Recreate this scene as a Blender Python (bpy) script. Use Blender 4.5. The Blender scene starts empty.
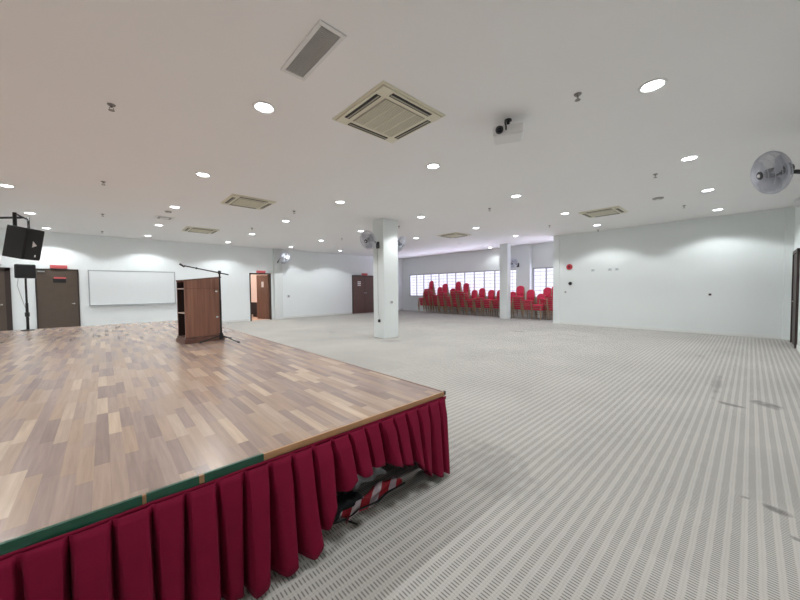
import bpy, math, random
from mathutils import Vector, Matrix
random.seed(7)
C = bpy.context.scene.collection
PI = math.pi
CZ = 1.35
H = 3.268           # ceiling height
XR, XW, YB, YN, XL = 12.485, 14.10, 15.03, -0.69, -4.7

# ------------------------------------------------------------------ materials
M = {}
def mat(name, col, rough=0.6, metal=0.0, noise=0.06, scale=8.0, bump=0.0, emit=0.0, emitc=None, spec=0.5, trans=0.0):
    if name in M: return M[name]
    m = bpy.data.materials.new(name); m.use_nodes = True
    nt = m.node_tree; b = nt.nodes['Principled BSDF']
    b.inputs['Roughness'].default_value = rough
    b.inputs['Metallic'].default_value = metal
    b.inputs['Specular IOR Level'].default_value = spec
    b.inputs['Transmission Weight'].default_value = trans
    tc = nt.nodes.new('ShaderNodeTexCoord'); nz = nt.nodes.new('ShaderNodeTexNoise')
    nz.inputs['Scale'].default_value = scale; nz.inputs['Detail'].default_value = 3
    nt.links.new(tc.outputs['Object'], nz.inputs['Vector'])
    cr = nt.nodes.new('ShaderNodeMapRange')
    cr.inputs['To Min'].default_value = 1 - noise; cr.inputs['To Max'].default_value = 1 + noise
    nt.links.new(nz.outputs['Fac'], cr.inputs['Value'])
    mx = nt.nodes.new('ShaderNodeVectorMath'); mx.operation = 'SCALE'
    mx.inputs[0].default_value = col[:3]
    nt.links.new(cr.outputs['Result'], mx.inputs['Scale'])
    nt.links.new(mx.outputs['Vector'], b.inputs['Base Color'])
    if bump:
        bp = nt.nodes.new('ShaderNodeBump'); bp.inputs['Strength'].default_value = bump; bp.inputs['Distance'].default_value = 0.01
        nt.links.new(nz.outputs['Fac'], bp.inputs['Height']); nt.links.new(bp.outputs['Normal'], b.inputs['Normal'])
    if emit:
        b.inputs['Emission Color'].default_value = (*(emitc or col)[:3], 1); b.inputs['Emission Strength'].default_value = emit
    M[name] = m
    return m

def nodes_of(m): return m.node_tree.nodes, m.node_tree.links
def mth(nt, op, a, b=None, c=None):
    n = nt.nodes.new('ShaderNodeMath'); n.operation = op
    for i, v in enumerate((a, b, c)):
        if v is None: continue
        if isinstance(v, (int, float)): n.inputs[i].default_value = v
        else: nt.links.new(v, n.inputs[i])
    return n.outputs[0]
def mixc(nt, f, a, b):
    n = nt.nodes.new('ShaderNodeMix'); n.data_type = 'RGBA'
    for k, v in ((0, f), (6, a), (7, b)):
        if isinstance(v, (int, float)): n.inputs[k].default_value = v
        elif isinstance(v, tuple): n.inputs[k].default_value = (*v[:3], 1)
        else: nt.links.new(v, n.inputs[k])
    return n.outputs[2]

mat('wall_paint', (0.80, 0.835, 0.825), 0.55, noise=0.015, scale=1.5)
mat('wall_paint_brightened', (0.89, 0.925, 0.93), 0.55, noise=0.015, scale=1.5)  # the wall paint lightened, so the back wall's brighter light sits in the colour
mat('ceiling_paint', (0.90, 0.885, 0.88), 0.8, noise=0.012, scale=1.0)
mat('white_trim', (0.80, 0.81, 0.79), 0.5, noise=0.02)
mat('peach_wall', (0.76, 0.62, 0.56), 0.7, noise=0.03)
mat('orange_floor', (0.62, 0.42, 0.32), 0.5, noise=0.05)
mat('dark_wood_door', (0.105, 0.078, 0.060), 0.5, noise=0.12, scale=6)
mat('red_wood_door', (0.150, 0.085, 0.075), 0.45, noise=0.2, scale=9)
mat('dark_frame', (0.045, 0.030, 0.026), 0.5, noise=0.1)
mat('chrome', (0.75, 0.75, 0.74), 0.25, 1.0, noise=0.03)
mat('alu', (0.50, 0.52, 0.54), 0.4, 0.7, noise=0.03)
mat('exit_red', (0.62, 0.11, 0.12), 0.5, noise=0.04)
mat('black_plastic', (0.016, 0.016, 0.018), 0.45, noise=0.1)
mat('black_metal', (0.022, 0.022, 0.024), 0.4, 0.3, noise=0.1)
mat('speaker_side', (0.007, 0.006, 0.007), 0.45, noise=0.1)
mat('speaker_grille', (0.010, 0.010, 0.011), 0.7, noise=0.5, scale=200)
mat('logo_white', (0.75, 0.72, 0.72), 0.5)
mat('board_white', (0.88, 0.91, 0.92), 0.3, noise=0.01)
mat('paper', (0.85, 0.85, 0.84), 0.7, noise=0.02)
mat('ac_beige', (0.76, 0.72, 0.58), 0.5, noise=0.03)
mat('ac_grille', (0.42, 0.39, 0.31), 0.6, noise=0.03)
mat('ac_dark', (0.022, 0.02, 0.018), 0.6)
mat('vent_grey', (0.40, 0.39, 0.37), 0.6, noise=0.03)
mat('vent_white', (0.78, 0.77, 0.76), 0.5, noise=0.02)
mat('sprinkler_metal', (0.24, 0.22, 0.21), 0.4, 0.5)
mat('lamp_lens', (1, 1, 1), 0.5, emit=14.0, emitc=(0.93, 0.97, 1.0))
mat('fan_silver', (0.62, 0.63, 0.69), 0.5, 0.5, noise=0.03)
mat('fan_blade', (0.50, 0.52, 0.58), 0.35, 0.5, noise=0.03)
mat('fan_dark', (0.05, 0.05, 0.055), 0.45, 0.2)
mat('chair_red', (0.66, 0.028, 0.085), 0.65, noise=0.12, scale=30)
mat('chair_gold', (0.44, 0.30, 0.20), 0.4, 0.55, noise=0.05)
mat('tape_green', (0.007, 0.068, 0.038), 0.35, noise=0.15, scale=25)
mat('gold_trim', (0.42, 0.225, 0.105), 0.4, noise=0.15, scale=20)
mat('brown_trim', (0.23, 0.12, 0.075), 0.45, noise=0.15, scale=20)
mat('deck_side', (0.08, 0.06, 0.05), 0.8)
mat('steel_dark', (0.06, 0.06, 0.06), 0.5, 0.5)
mat('white_cloth', (0.55, 0.56, 0.57), 0.8, noise=0.05, bump=0.3)
mat('black_cloth', (0.012, 0.012, 0.014), 0.9)
mat('proj_white', (0.80, 0.80, 0.80), 0.4, noise=0.02)
mat('lens_dark', (0.02, 0.02, 0.03), 0.1)
mat('grey_plate', (0.33, 0.35, 0.37), 0.4)
mat('bell_red', (0.55, 0.05, 0.07), 0.4)
mat('bell_dark', (0.18, 0.02, 0.03), 0.4)
mat('mark_grey', (0.56, 0.60, 0.60), 0.7)
mat('desk_dark', (0.03, 0.02, 0.02), 0.5)
mat('shelf_edge', (0.55, 0.42, 0.38), 0.5)
mat('lectern_shade', (0.035, 0.018, 0.014), 0.6)  # near-black brown standing in for the shade inside the lectern
mat('mull', (0.42, 0.42, 0.46), 0.45, 0.3)
mat('grille_bar', (0.45, 0.45, 0.50), 0.5)
mat('copper_flag', (0.5, 0.15, 0.13), 0.5)

# maroon drape
m = mat('maroon', (0.185, 0.004, 0.027), 0.75, noise=0.10, scale=14, spec=0.15)
b = m.node_tree.nodes['Principled BSDF']; b.inputs['Sheen Weight'].default_value = 0.06; b.inputs['Sheen Roughness'].default_value = 0.4
b.inputs['Sheen Tint'].default_value = (0.9, 0.25, 0.35, 1)

# lectern wood : vertical grain
def wood(name, c1, c2, sx, sy, sz, rough=0.4):
    m = bpy.data.materials.new(name); m.use_nodes = True; nt = m.node_tree; b = nt.nodes['Principled BSDF']
    tc = nt.nodes.new('ShaderNodeTexCoord'); mp = nt.nodes.new('ShaderNodeMapping'); mp.inputs['Scale'].default_value = (sx, sy, sz)
    nz = nt.nodes.new('ShaderNodeTexNoise'); nz.inputs['Scale'].default_value = 1; nz.inputs['Detail'].default_value = 5
    nt.links.new(tc.outputs['Object'], mp.inputs[0]); nt.links.new(mp.outputs[0], nz.inputs['Vector'])
    mr = nt.nodes.new('ShaderNodeMapRange'); mr.inputs['From Min'].default_value = 0.3; mr.inputs['From Max'].default_value = 0.7
    nt.links.new(nz.outputs['Fac'], mr.inputs['Value'])
    nt.links.new(mixc(nt, mr.outputs[0], c1, c2), b.inputs['Base Color']); b.inputs['Roughness'].default_value = rough
    M[name] = m
wood('lectern_wood', (0.185, 0.078, 0.050), (0.31, 0.145, 0.095), 30, 30, 1.2)
wood('lectern_trim', (0.10, 0.045, 0.035), (0.18, 0.085, 0.06), 10, 10, 10)
wood('door_wood', (0.14, 0.07, 0.05), (0.23, 0.125, 0.085), 30, 30, 1.0)

# stage parquet: strips running along Y
def parquet():
    m = bpy.data.materials.new('parquet'); m.use_nodes = True; nt = m.node_tree; b = nt.nodes['Principled BSDF']
    tc = nt.nodes.new('ShaderNodeTexCoord'); sp = nt.nodes.new('ShaderNodeSeparateXYZ'); nt.links.new(tc.outputs['Object'], sp.inputs[0])
    W, Lh = 0.052, 0.40
    xi = mth(nt, 'FLOOR', mth(nt, 'DIVIDE', sp.outputs['X'], W))
    wn = nt.nodes.new('ShaderNodeTexWhiteNoise'); wn.noise_dimensions = '1D'; nt.links.new(xi, wn.inputs['W'])
    yy = mth(nt, 'ADD', mth(nt, 'DIVIDE', sp.outputs['Y'], Lh), mth(nt, 'MULTIPLY', wn.outputs['Value'], 7.3))
    yi = mth(nt, 'FLOOR', yy)
    w2 = nt.nodes.new('ShaderNodeTexWhiteNoise'); w2.noise_dimensions = '2D'
    cb = nt.nodes.new('ShaderNodeCombineXYZ'); nt.links.new(xi, cb.inputs[0]); nt.links.new(yi, cb.inputs[1]); nt.links.new(cb.outputs[0], w2.inputs['Vector'])
    cr = nt.nodes.new('ShaderNodeValToRGB'); nt.links.new(w2.outputs['Value'], cr.inputs[0])
    e = cr.color_ramp.elements
    e[0].position = 0; e[0].color = (0.285, 0.205, 0.175, 1); e[1].position = 1; e[1].color = (0.56, 0.42, 0.305, 1)
    for p, c in ((0.3, (0.355, 0.262, 0.225, 1)), (0.6, (0.405, 0.285, 0.21, 1)), (0.85, (0.45, 0.335, 0.26, 1))):
        k = cr.color_ramp.elements.new(p); k.color = c
    mp = nt.nodes.new('ShaderNodeMapping'); mp.inputs['Scale'].default_value = (60, 3.5, 1); nt.links.new(tc.outputs['Object'], mp.inputs[0])
    nz = nt.nodes.new('ShaderNodeTexNoise'); nz.inputs['Scale'].default_value = 1; nz.inputs['Detail'].default_value = 4; nt.links.new(mp.outputs[0], nz.inputs['Vector'])
    g = mth(nt, 'ADD', mth(nt, 'MULTIPLY', nz.outputs['Fac'], 0.5), 0.75)
    vm = nt.nodes.new('ShaderNodeVectorMath'); vm.operation = 'SCALE'; nt.links.new(cr.outputs[0], vm.inputs[0]); nt.links.new(g, vm.inputs['Scale'])
    fx = mth(nt, 'FRACT', mth(nt, 'DIVIDE', sp.outputs['X'], W * 3))
    ed = mth(nt, 'LESS_THAN', fx, 0.012)
    fy = mth(nt, 'LESS_THAN', mth(nt, 'FRACT', yy), 0.006)
    nt.links.new(mixc(nt, mth(nt, 'MULTIPLY', mth(nt, 'MAXIMUM', ed, fy), 0.15), vm.outputs[0], (0.1, 0.06, 0.045)), b.inputs['Base Color'])
    n2 = nt.nodes.new('ShaderNodeTexNoise'); n2.inputs['Scale'].default_value = 1.3; n2.inputs['Detail'].default_value = 3; nt.links.new(tc.outputs['Object'], n2.inputs['Vector'])
    b.inputs['Roughness'].default_value = 0.24
    b.inputs['Specular IOR Level'].default_value = 0.6
    M['parquet'] = m
parquet()

STAINS = []   # (x, y, rx, ry, angle, strength)
def carpet():
    m = bpy.data.materials.new('carpet'); m.use_nodes = True; nt = m.node_tree; b = nt.nodes['Principled BSDF']
    tc = nt.nodes.new('ShaderNodeTexCoord'); sp = nt.nodes.new('ShaderNodeSeparateXYZ'); nt.links.new(tc.outputs['Object'], sp.inputs[0])
    X, Y = sp.outputs['X'], sp.outputs['Y']
    n2 = nt.nodes.new('ShaderNodeTexNoise'); n2.inputs['Scale'].default_value = 9; n2.inputs['Detail'].default_value = 5; nt.links.new(tc.outputs['Object'], n2.inputs['Vector'])
    PER = 0.0615
    wob = mth(nt, 'MULTIPLY', mth(nt, 'SUBTRACT', n2.outputs['Fac'], 0.5), 0.16)
    ph = mth(nt, 'ADD', mth(nt, 'DIVIDE', Y, PER), wob)
    fy = mth(nt, 'FRACT', ph)
    dist = mth(nt, 'ABSOLUTE', mth(nt, 'SUBTRACT', fy, 0.5))        # 0 in the middle of the dark ribbed stripe
    dk = nt.nodes.new('ShaderNodeMapRange'); dk.interpolation_type = 'SMOOTHSTEP'; dk.inputs['From Min'].default_value = 0.34; dk.inputs['From Max'].default_value = 0.24
    nt.links.new(dist, dk.inputs['Value']); dark = dk.outputs[0]
    thin = mth(nt, 'GREATER_THAN', dist, 0.455)
    wn = nt.nodes.new('ShaderNodeTexWhiteNoise'); wn.noise_dimensions = '1D'; nt.links.new(mth(nt, 'FLOOR', mth(nt, 'DIVIDE', Y, PER)), wn.inputs['W'])
    fx = mth(nt, 'FRACT', mth(nt, 'ADD', mth(nt, 'DIVIDE', X, 0.0175), mth(nt, 'MULTIPLY', wn.outputs['Value'], 0.5)))
    dash = mth(nt, 'LESS_THAN', fx, 0.34)
    c = mixc(nt, dark, (0.500, 0.474, 0.438), (0.470, 0.445, 0.410))
    c = mixc(nt, mth(nt, 'MULTIPLY', thin, 0.35), c, (0.42, 0.40, 0.37))
    c = mixc(nt, mth(nt, 'MULTIPLY', mth(nt, 'MULTIPLY', dark, dash), 0.80), c, (0.125, 0.115, 0.105))
    c = mixc(nt, mth(nt, 'MULTIPLY', mth(nt, 'MULTIPLY', mth(nt, 'SUBTRACT', 1, dark), dash), 0.24), c, (0.26, 0.245, 0.22))
    # carpet tiles and wear
    tx = mth(nt, 'FLOOR', mth(nt, 'DIVIDE', X, 1.0)); tyy = mth(nt, 'FLOOR', mth(nt, 'DIVIDE', Y, 0.5))
    w2 = nt.nodes.new('ShaderNodeTexWhiteNoise'); w2.noise_dimensions = '2D'
    cb = nt.nodes.new('ShaderNodeCombineXYZ'); nt.links.new(tx, cb.inputs[0]); nt.links.new(tyy, cb.inputs[1]); nt.links.new(cb.outputs[0], w2.inputs['Vector'])
    n1 = nt.nodes.new('ShaderNodeTexNoise'); n1.inputs['Scale'].default_value = 0.7; n1.inputs['Detail'].default_value = 4; nt.links.new(tc.outputs['Object'], n1.inputs['Vector'])
    f = mth(nt, 'ADD', mth(nt, 'MULTIPLY', w2.outputs['Value'], 0.05), mth(nt, 'ADD', mth(nt, 'MULTIPLY', n1.outputs['Fac'], 0.36), mth(nt, 'MULTIPLY', n2.outputs['Fac'], 0.10)))
    f = mth(nt, 'ADD', f, 0.74)
    vm = nt.nodes.new('ShaderNodeVectorMath'); vm.operation = 'SCALE'; nt.links.new(c, vm.inputs[0]); nt.links.new(f, vm.inputs['Scale'])
    c = vm.outputs[0]
    for (sx, sy, rx, ry, an, st) in STAINS:
        ca, sa = math.cos(an), math.sin(an)
        dx = mth(nt, 'SUBTRACT', X, sx); dy = mth(nt, 'SUBTRACT', Y, sy)
        u = mth(nt, 'DIVIDE', mth(nt, 'ADD', mth(nt, 'MULTIPLY', dx, ca), mth(nt, 'MULTIPLY', dy, sa)), rx)
        v = mth(nt, 'DIVIDE', mth(nt, 'SUBTRACT', mth(nt, 'MULTIPLY', dy, ca), mth(nt, 'MULTIPLY', dx, sa)), ry)
        d = mth(nt, 'ADD', mth(nt, 'MULTIPLY', u, u), mth(nt, 'MULTIPLY', v, v))
        d = mth(nt, 'ADD', d, mth(nt, 'MULTIPLY', mth(nt, 'SUBTRACT', n2.outputs['Fac'], 0.5), 3.0))
        mk = nt.nodes.new('ShaderNodeMapRange'); mk.inputs['From Min'].default_value = 1.1; mk.inputs['From Max'].default_value = 0.2
        nt.links.new(d, mk.inputs['Value'])
        c = mixc(nt, mth(nt, 'MULTIPLY', mk.outputs[0], st), c, (0.13, 0.12, 0.115))
    nt.links.new(c, b.inputs['Base Color']); b.inputs['Roughness'].default_value = 0.95; b.inputs['Specular IOR Level'].default_value = 0.25
    M['carpet'] = m

def glass():
    m = bpy.data.materials.new('window_glass'); m.use_nodes = True; nt = m.node_tree; nt.nodes.remove(nt.nodes['Principled BSDF'])
    out = nt.nodes['Material Output']; t = nt.nodes.new('ShaderNodeBsdfTransparent'); g = nt.nodes.new('ShaderNodeBsdfGlossy'); g.inputs['Roughness'].default_value = 0.05
    t.inputs[0].default_value = (0.95, 0.96, 1.0, 1)
    mx = nt.nodes.new('ShaderNodeMixShader'); mx.inputs[0].default_value = 0.08
    nt.links.new(t.outputs[0], mx.inputs[1]); nt.links.new(g.outputs[0], mx.inputs[2]); nt.links.new(mx.outputs[0], out.inputs['Surface'])
    M['glass'] = m
glass()

def striped_flag():
    m = bpy.data.materials.new('striped_cloth'); m.use_nodes = True; nt = m.node_tree; b = nt.nodes['Principled BSDF']
    tc = nt.nodes.new('ShaderNodeTexCoord'); sp = nt.nodes.new('ShaderNodeSeparateXYZ'); nt.links.new(tc.outputs['Object'], sp.inputs[0])
    f = mth(nt, 'FRACT', mth(nt, 'DIVIDE', mth(nt, 'ADD', sp.outputs['X'], mth(nt, 'MULTIPLY', sp.outputs['Y'], -1.2)), 0.145))
    nt.links.new(mixc(nt, mth(nt, 'LESS_THAN', f, 0.45), (0.45, 0.02, 0.035), (0.62, 0.50, 0.54)), b.inputs['Base Color'])
    b.inputs['Roughness'].default_value = 0.7
    M['striped'] = m
striped_flag()

# ------------------------------------------------------------------ mesh builder
class MB:
    def __init__(s): s.v = []; s.f = []
    def add(s, vs, fs):
        o = len(s.v); s.v += [tuple(v) for v in vs]; s.f += [tuple(i + o for i in f) for f in fs]; return s
    def box(s, x0, x1, y0, y1, z0, z1, mtx=None):
        vs = [Vector((x, y, z)) for z in (z0, z1) for y in (y0, y1) for x in (x0, x1)]
        if mtx: vs = [mtx @ v for v in vs]
        return s.add(vs, [(0, 2, 3, 1), (4, 5, 7, 6), (0, 1, 5, 4), (2, 6, 7, 3), (0, 4, 6, 2), (1, 3, 7, 5)])
    def hexa(s, vs): return s.add(vs, [(0, 2, 3, 1), (4, 5, 7, 6), (0, 1, 5, 4), (2, 6, 7, 3), (0, 4, 6, 2), (1, 3, 7, 5)])
    def ring_frame(s, p):   # orthonormal frame round a direction
        d = p.normalized(); a = Vector((0, 0, 1)) if abs(d.z) < 0.9 else Vector((1, 0, 0))
        u = d.cross(a).normalized(); return u, d.cross(u).normalized()
    def tube(s, pts, r, n=8, closed=False):
        pts = [Vector(p) for p in pts]; N = len(pts)
        rs = r if isinstance(r, (list, tuple)) else [r] * N
        vs = []; fs = []; u = None
        for i, p in enumerate(pts):
            d = (pts[(i + 1) % N] - pts[i - 1]) if closed else (pts[min(i + 1, N - 1)] - pts[max(i - 1, 0)])
            d.normalize()
            if u is None: u, w = s.ring_frame(d)
            else:
                u = (u - d * u.dot(d)); u.normalize()
            w = d.cross(u)
            for k in range(n):
                a = 2 * PI * k / n; vs.append(p + (u * math.cos(a) + w * math.sin(a)) * rs[i])
        for i in range(N if closed else N - 1):
            j = (i + 1) % N
            for k in range(n):
                l = (k + 1) % n; fs.append((i * n + k, i * n + l, j * n + l, j * n + k))
        if not closed: fs.append(tuple(reversed(range(n)))); fs.append(tuple(range((N - 1) * n, N * n)))
        return s.add(vs, fs)
    def lathe(s, prof, n=24, o=(0, 0, 0), mtx=None):   # prof: (r, z) list round z axis
        vs = []; fs = []
        for r, z in prof:
            for k in range(n):
                a = 2 * PI * k / n; v = Vector((r * math.cos(a), r * math.sin(a), z))
                if mtx: v = mtx @ v
                vs.append(v + Vector(o))
        for i in range(len(prof) - 1):
            for k in range(n):
                l = (k + 1) % n; fs.append((i * n + k, i * n + l, (i + 1) * n + l, (i + 1) * n + k))
        fs.append(tuple(reversed(range(n)))); fs.append(tuple(range((len(prof) - 1) * n, len(prof) * n)))
        return s.add(vs, fs)
    def prism(s, poly, a, b, axis='x', mtx=None):   # poly in the two other axes
        n = len(poly); vs = []
        for t in (a, b):
            for p, q in poly:
                v = {'x': (t, p, q), 'y': (p, t, q), 'z': (p, q, t)}[axis]; v = Vector(v)
                vs.append(mtx @ v if mtx else v)
        fs = [tuple(reversed(range(n))), tuple(range(n, 2 * n))] + [(i, (i + 1) % n, n + (i + 1) % n, n + i) for i in range(n)]
        return s.add(vs, fs)
    def grid(s, fn, nu, nv, closed=False):
        vs = [fn(i / nu, j / nv) for i in range(nu + 1) for j in range(nv + 1)]
        fs = [(i * (nv + 1) + j, (i + 1) * (nv + 1) + j, (i + 1) * (nv + 1) + j + 1, i * (nv + 1) + j + 1) for i in range(nu) for j in range(nv)]
        return s.add(vs, fs)
    def build(s, name, m, parent=None, smooth=False, bevel=0, solid=0):
        me = bpy.data.meshes.new(name); me.from_pydata([tuple(v) for v in s.v], [], s.f); me.update()
        import bmesh
        bm = bmesh.new(); bm.from_mesh(me); bmesh.ops.recalc_face_normals(bm, faces=bm.faces); bm.to_mesh(me); bm.free()
        if smooth:
            for p in me.polygons: p.use_smooth = True
            try: me.set_sharp_from_angle(angle=math.radians(38))
            except Exception: pass
        me.materials.append(M[m] if isinstance(m, str) else m)
        o = bpy.data.objects.new(name, me); C.objects.link(o)
        if parent: o.parent = parent
        if bevel:
            bv = o.modifiers.new('bevel', 'BEVEL'); bv.width = bevel; bv.segments = 2; bv.limit_method = 'ANGLE'
        if solid:
            sd = o.modifiers.new('solid', 'SOLIDIFY'); sd.thickness = solid
        return o

def thing(name, label, cat, loc=(0, 0, 0), rz=0, group=None, rot=None):
    o = bpy.data.objects.new(name, None); C.objects.link(o); o.location = loc; o.rotation_euler = rot or (0, 0, rz)
    o.empty_display_size = 0.1
    o['label'] = label; o['category'] = cat
    if group: o['group'] = group
    return o
def tag(o, label, cat, group=None, kind=None):
    o['label'] = label; o['category'] = cat
    if group: o['group'] = group
    if kind: o['kind'] = kind
    return o
def struct(o, label=None):
    o['kind'] = 'structure'
    if label: o['label'] = label
    return o
def sempty(name, loc, rz=0, label=None):
    o = bpy.data.objects.new(name, None); C.objects.link(o); o.location = loc; o.rotation_euler = (0, 0, rz); struct(o, label); return o
def dup(root, loc=None, rz=None, label=None):
    def cp(o, par):
        c = o.copy(); C.objects.link(c)
        if par: c.parent = par
        for ch in kids.get(o, []): cp(ch, c)
        return c
    kids = {}
    def walk(o):
        kids[o] = list(o.children)
        for ch in kids[o]: walk(ch)
    walk(root)
    r = cp(root, None)
    if loc: r.location = loc
    if rz is not None: r.rotation_euler[2] = rz
    if label: r['label'] = label
    return r
ORD = ['nearest', 'second', 'third', 'fourth', 'fifth', 'sixth', 'seventh', 'eighth', 'ninth', 'tenth', 'eleventh', 'twelfth', 'thirteenth', 'fourteenth', 'fifteenth', 'sixteenth', 'seventeenth', 'eighteenth']

# ------------------------------------------------------------------ camera
f, yaw, pitch, roll = 322.6014, math.radians(42.5951), math.radians(1.9427), math.radians(0.5735)
F = Vector((math.sin(yaw) * math.cos(pitch), math.cos(yaw) * math.cos(pitch), -math.sin(pitch)))
R0 = Vector((math.cos(yaw), -math.sin(yaw), 0)); U0 = R0.cross(F)
R = R0 * math.cos(roll) - U0 * math.sin(roll); U = U0 * math.cos(roll) + R0 * math.sin(roll)
cam = bpy.data.cameras.new('camera'); co = bpy.data.objects.new('camera', cam); C.objects.link(co)
mw = Matrix((( R.x, U.x, -F.x, 0), (R.y, U.y, -F.y, 0), (R.z, U.z, -F.z, CZ), (0, 0, 0, 1)))
co.matrix_world = mw
cam.sensor_fit = 'HORIZONTAL'; cam.sensor_width = 36; cam.lens = f / 800 * 36; cam.clip_start = 0.05; cam.clip_end = 300
bpy.context.scene.camera = co
def on_floor(px, py, z=0.0):
    d = F + R * ((px - 400) / f) + U * ((300 - py) / f); t = (z - CZ) / d.z
    return Vector((d.x * t, d.y * t, z))
def at_depth(px, py, dep):
    d = F + R * ((px - 400) / f) + U * ((300 - py) / f); return d * dep + Vector((0, 0, CZ))

# carpet stains, from marks seen on the floor
for (px, py, qx, qy, w, st) in ((713, 399, 720, 374, 0.05, .35), (716, 401, 745, 408, 0.06, .6), (752, 400, 785, 411, 0.10, .6), (764, 504, 796, 519, 0.045, .75), (470, 440, 520, 500, .28, .22),
                                (743, 497, 747, 498, 0.02, .6), (793, 537, 800, 541, 0.02, .6), (696, 355, 704, 357, 0.06, .35), (378, 332, 392, 333, .15, .3), (513, 331, 525, 332, .12, .45),
                                (565, 335, 590, 337, .1, .2), (328, 332, 337, 332, .15, .35), (378, 341, 402, 341, .2, .25)):
    a = on_floor(px, py); b_ = on_floor(qx, qy); mdl = (a + b_) / 2; dd = b_ - a
    STAINS.append((mdl.x, mdl.y, max(dd.length / 2, .03), w, math.atan2(dd.y, dd.x), st))
carpet()

# ------------------------------------------------------------------ room shell
T = 0.15
struct(MB().box(XL - T, XW + T, YN - T, YB + T, -0.1, 0).build('floor', 'carpet'), 'grey striped office carpet')
struct(MB().box(XL - T, XW + T, YN - T, YB + T, H, H + 0.1).build('ceiling', 'ceiling_paint'), 'flat painted white ceiling')
struct(MB().box(XL - T, XL, YN - T, YB + T, 0, H).build('wall_left', 'wall_paint'))
struct(MB().box(XL, XW + T, YN - T, YN, 0, H).build('wall_near', 'wall_paint'))
# back wall with the opening of the ajar door
DX0, DX1, DZ = 4.78, 5.72, 2.13
wb = MB().box(XL, DX0, YB, YB + T, 0, H).box(DX1, XW + T, YB, YB + T, 0, H).box(DX0, DX1, YB, YB + T, DZ, H)
struct(wb.build('wall_back', 'wall_paint_brightened'))
# right wall: block that ends before the window alcove
struct(MB().box(XR, XR + 0.14, YN, 5.04, 0, H).build('wall_right', 'wall_paint'))
struct(MB().box(XR + 0.14, XW, 2.4, 2.54, 0, H).build('wall_alcove', 'wall_paint'))
# window wall
W1a, W1b, W2a, W2b, ZS, ZT = 7.30, 14.43, 3.1, 6.58, 0.90, 2.23
ww = MB().box(XW, XW + T, YN, YB, 0, ZS).box(XW, XW + T, YN, YB, ZT, H)
for a, b_ in ((YN, W2a), (W2b, W1a), (W1b, YB)): ww.box(XW, XW + T, a, b_, ZS, ZT)
struct(ww.build('wall_window', 'wall_paint'))
# trims
bb = MB().box(XR - 0.012, XR, YN + .01, 5.04, 0, 0.085).box(XR - 0.012, XR + 0.14, 5.04, 5.052, 0, 0.085)
struct(bb.build('baseboard_right', 'white_trim'))
bb = MB().box(XL, DX0 - .07, YB - 0.012, YB, 0, 0.085).box(DX1 + .07, 10.18, YB - 0.012, YB, 0, 0.085).box(11.95, XW, YB - 0.012, YB, 0, 0.085)
struct(bb.build('baseboard_back', 'white_trim'))
struct(MB().box(XW - 0.012, XW, 2.54, YB, 0, 0.085).build('baseboard_window', 'white_trim'))
struct(MB().box(9.2, 10.8, YN, YN + .012, 0, .085).box(12.0, XR - .1, YN, YN + .012, 0, .085).build('baseboard_near', 'white_trim'))
# pilasters
struct(MB().box(XR - 0.10, XR, YN, -0.545, 0, H).build('trim_4', 'wall_paint'), 'narrow wall strip in the far right corner')
struct(MB().box(5.84, 6.22, YB - 0.14, YB, 0, H).build('trim_1', 'wall_paint'), 'shallow white pilaster right of the ajar door')
struct(MB().box(XW - 0.22, XW, 6.62, 7.26, 0, H).build('trim_2', 'wall_paint'), 'white pilaster between the two windows')
struct(MB().box(XR - 0.02, XR, 4.82, 5.04, 0, H).build('trim_3', 'wall_paint'), 'corner strip where the right wall ends')

# windows
def window(name, y0, y1, n, label):
    r = sempty(name, (XW, (y0 + y1) / 2, ZS), label=label); L = y1 - y0; h = ZT - ZS; w = 0.05
    fr = MB().box(0.0, 0.06, -L / 2, L / 2, 0, w).box(0.0, 0.06, -L / 2, L / 2, h - w, h)
    fr.box(0.0, .06, -L / 2, -L / 2 + w, 0, h).box(0, .06, L / 2 - w, L / 2, 0, h)
    for i in range(1, n): y = -L / 2 + L * i / n; fr.box(0.005, .055, y - w / 2, y + w / 2, w, h - w)
    fr.build('window_frame', 'mull', r)
    g = MB()
    for i in range(n):
        ya = -L / 2 + L * i / n
        for k in range(1, 8): z = h * k / 8; g.box(0.075, 0.085, ya + .02, ya + L / n - .02, z - .009, z + .009)
        g.box(0.075, .085, ya + L / n / 2 - .005, ya + L / n / 2 + .005, .02, h - .02)
    g.build('security_grille', 'grille_bar', r)
    MB().box(0.028, 0.032, -L / 2 + .02, L / 2 - .02, .02, h - .02).build('pane', 'glass', r)
    MB().box(-0.04, 0.0, -L / 2, L / 2, -0.03, -0.002).build('window_sill', 'white_trim', r)
window('window_1', W1a, W1b, 12, 'long window band behind the chair stacks')
window('window_2', W2a, W2b, 6, 'shorter window right of the white pilaster')

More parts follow.
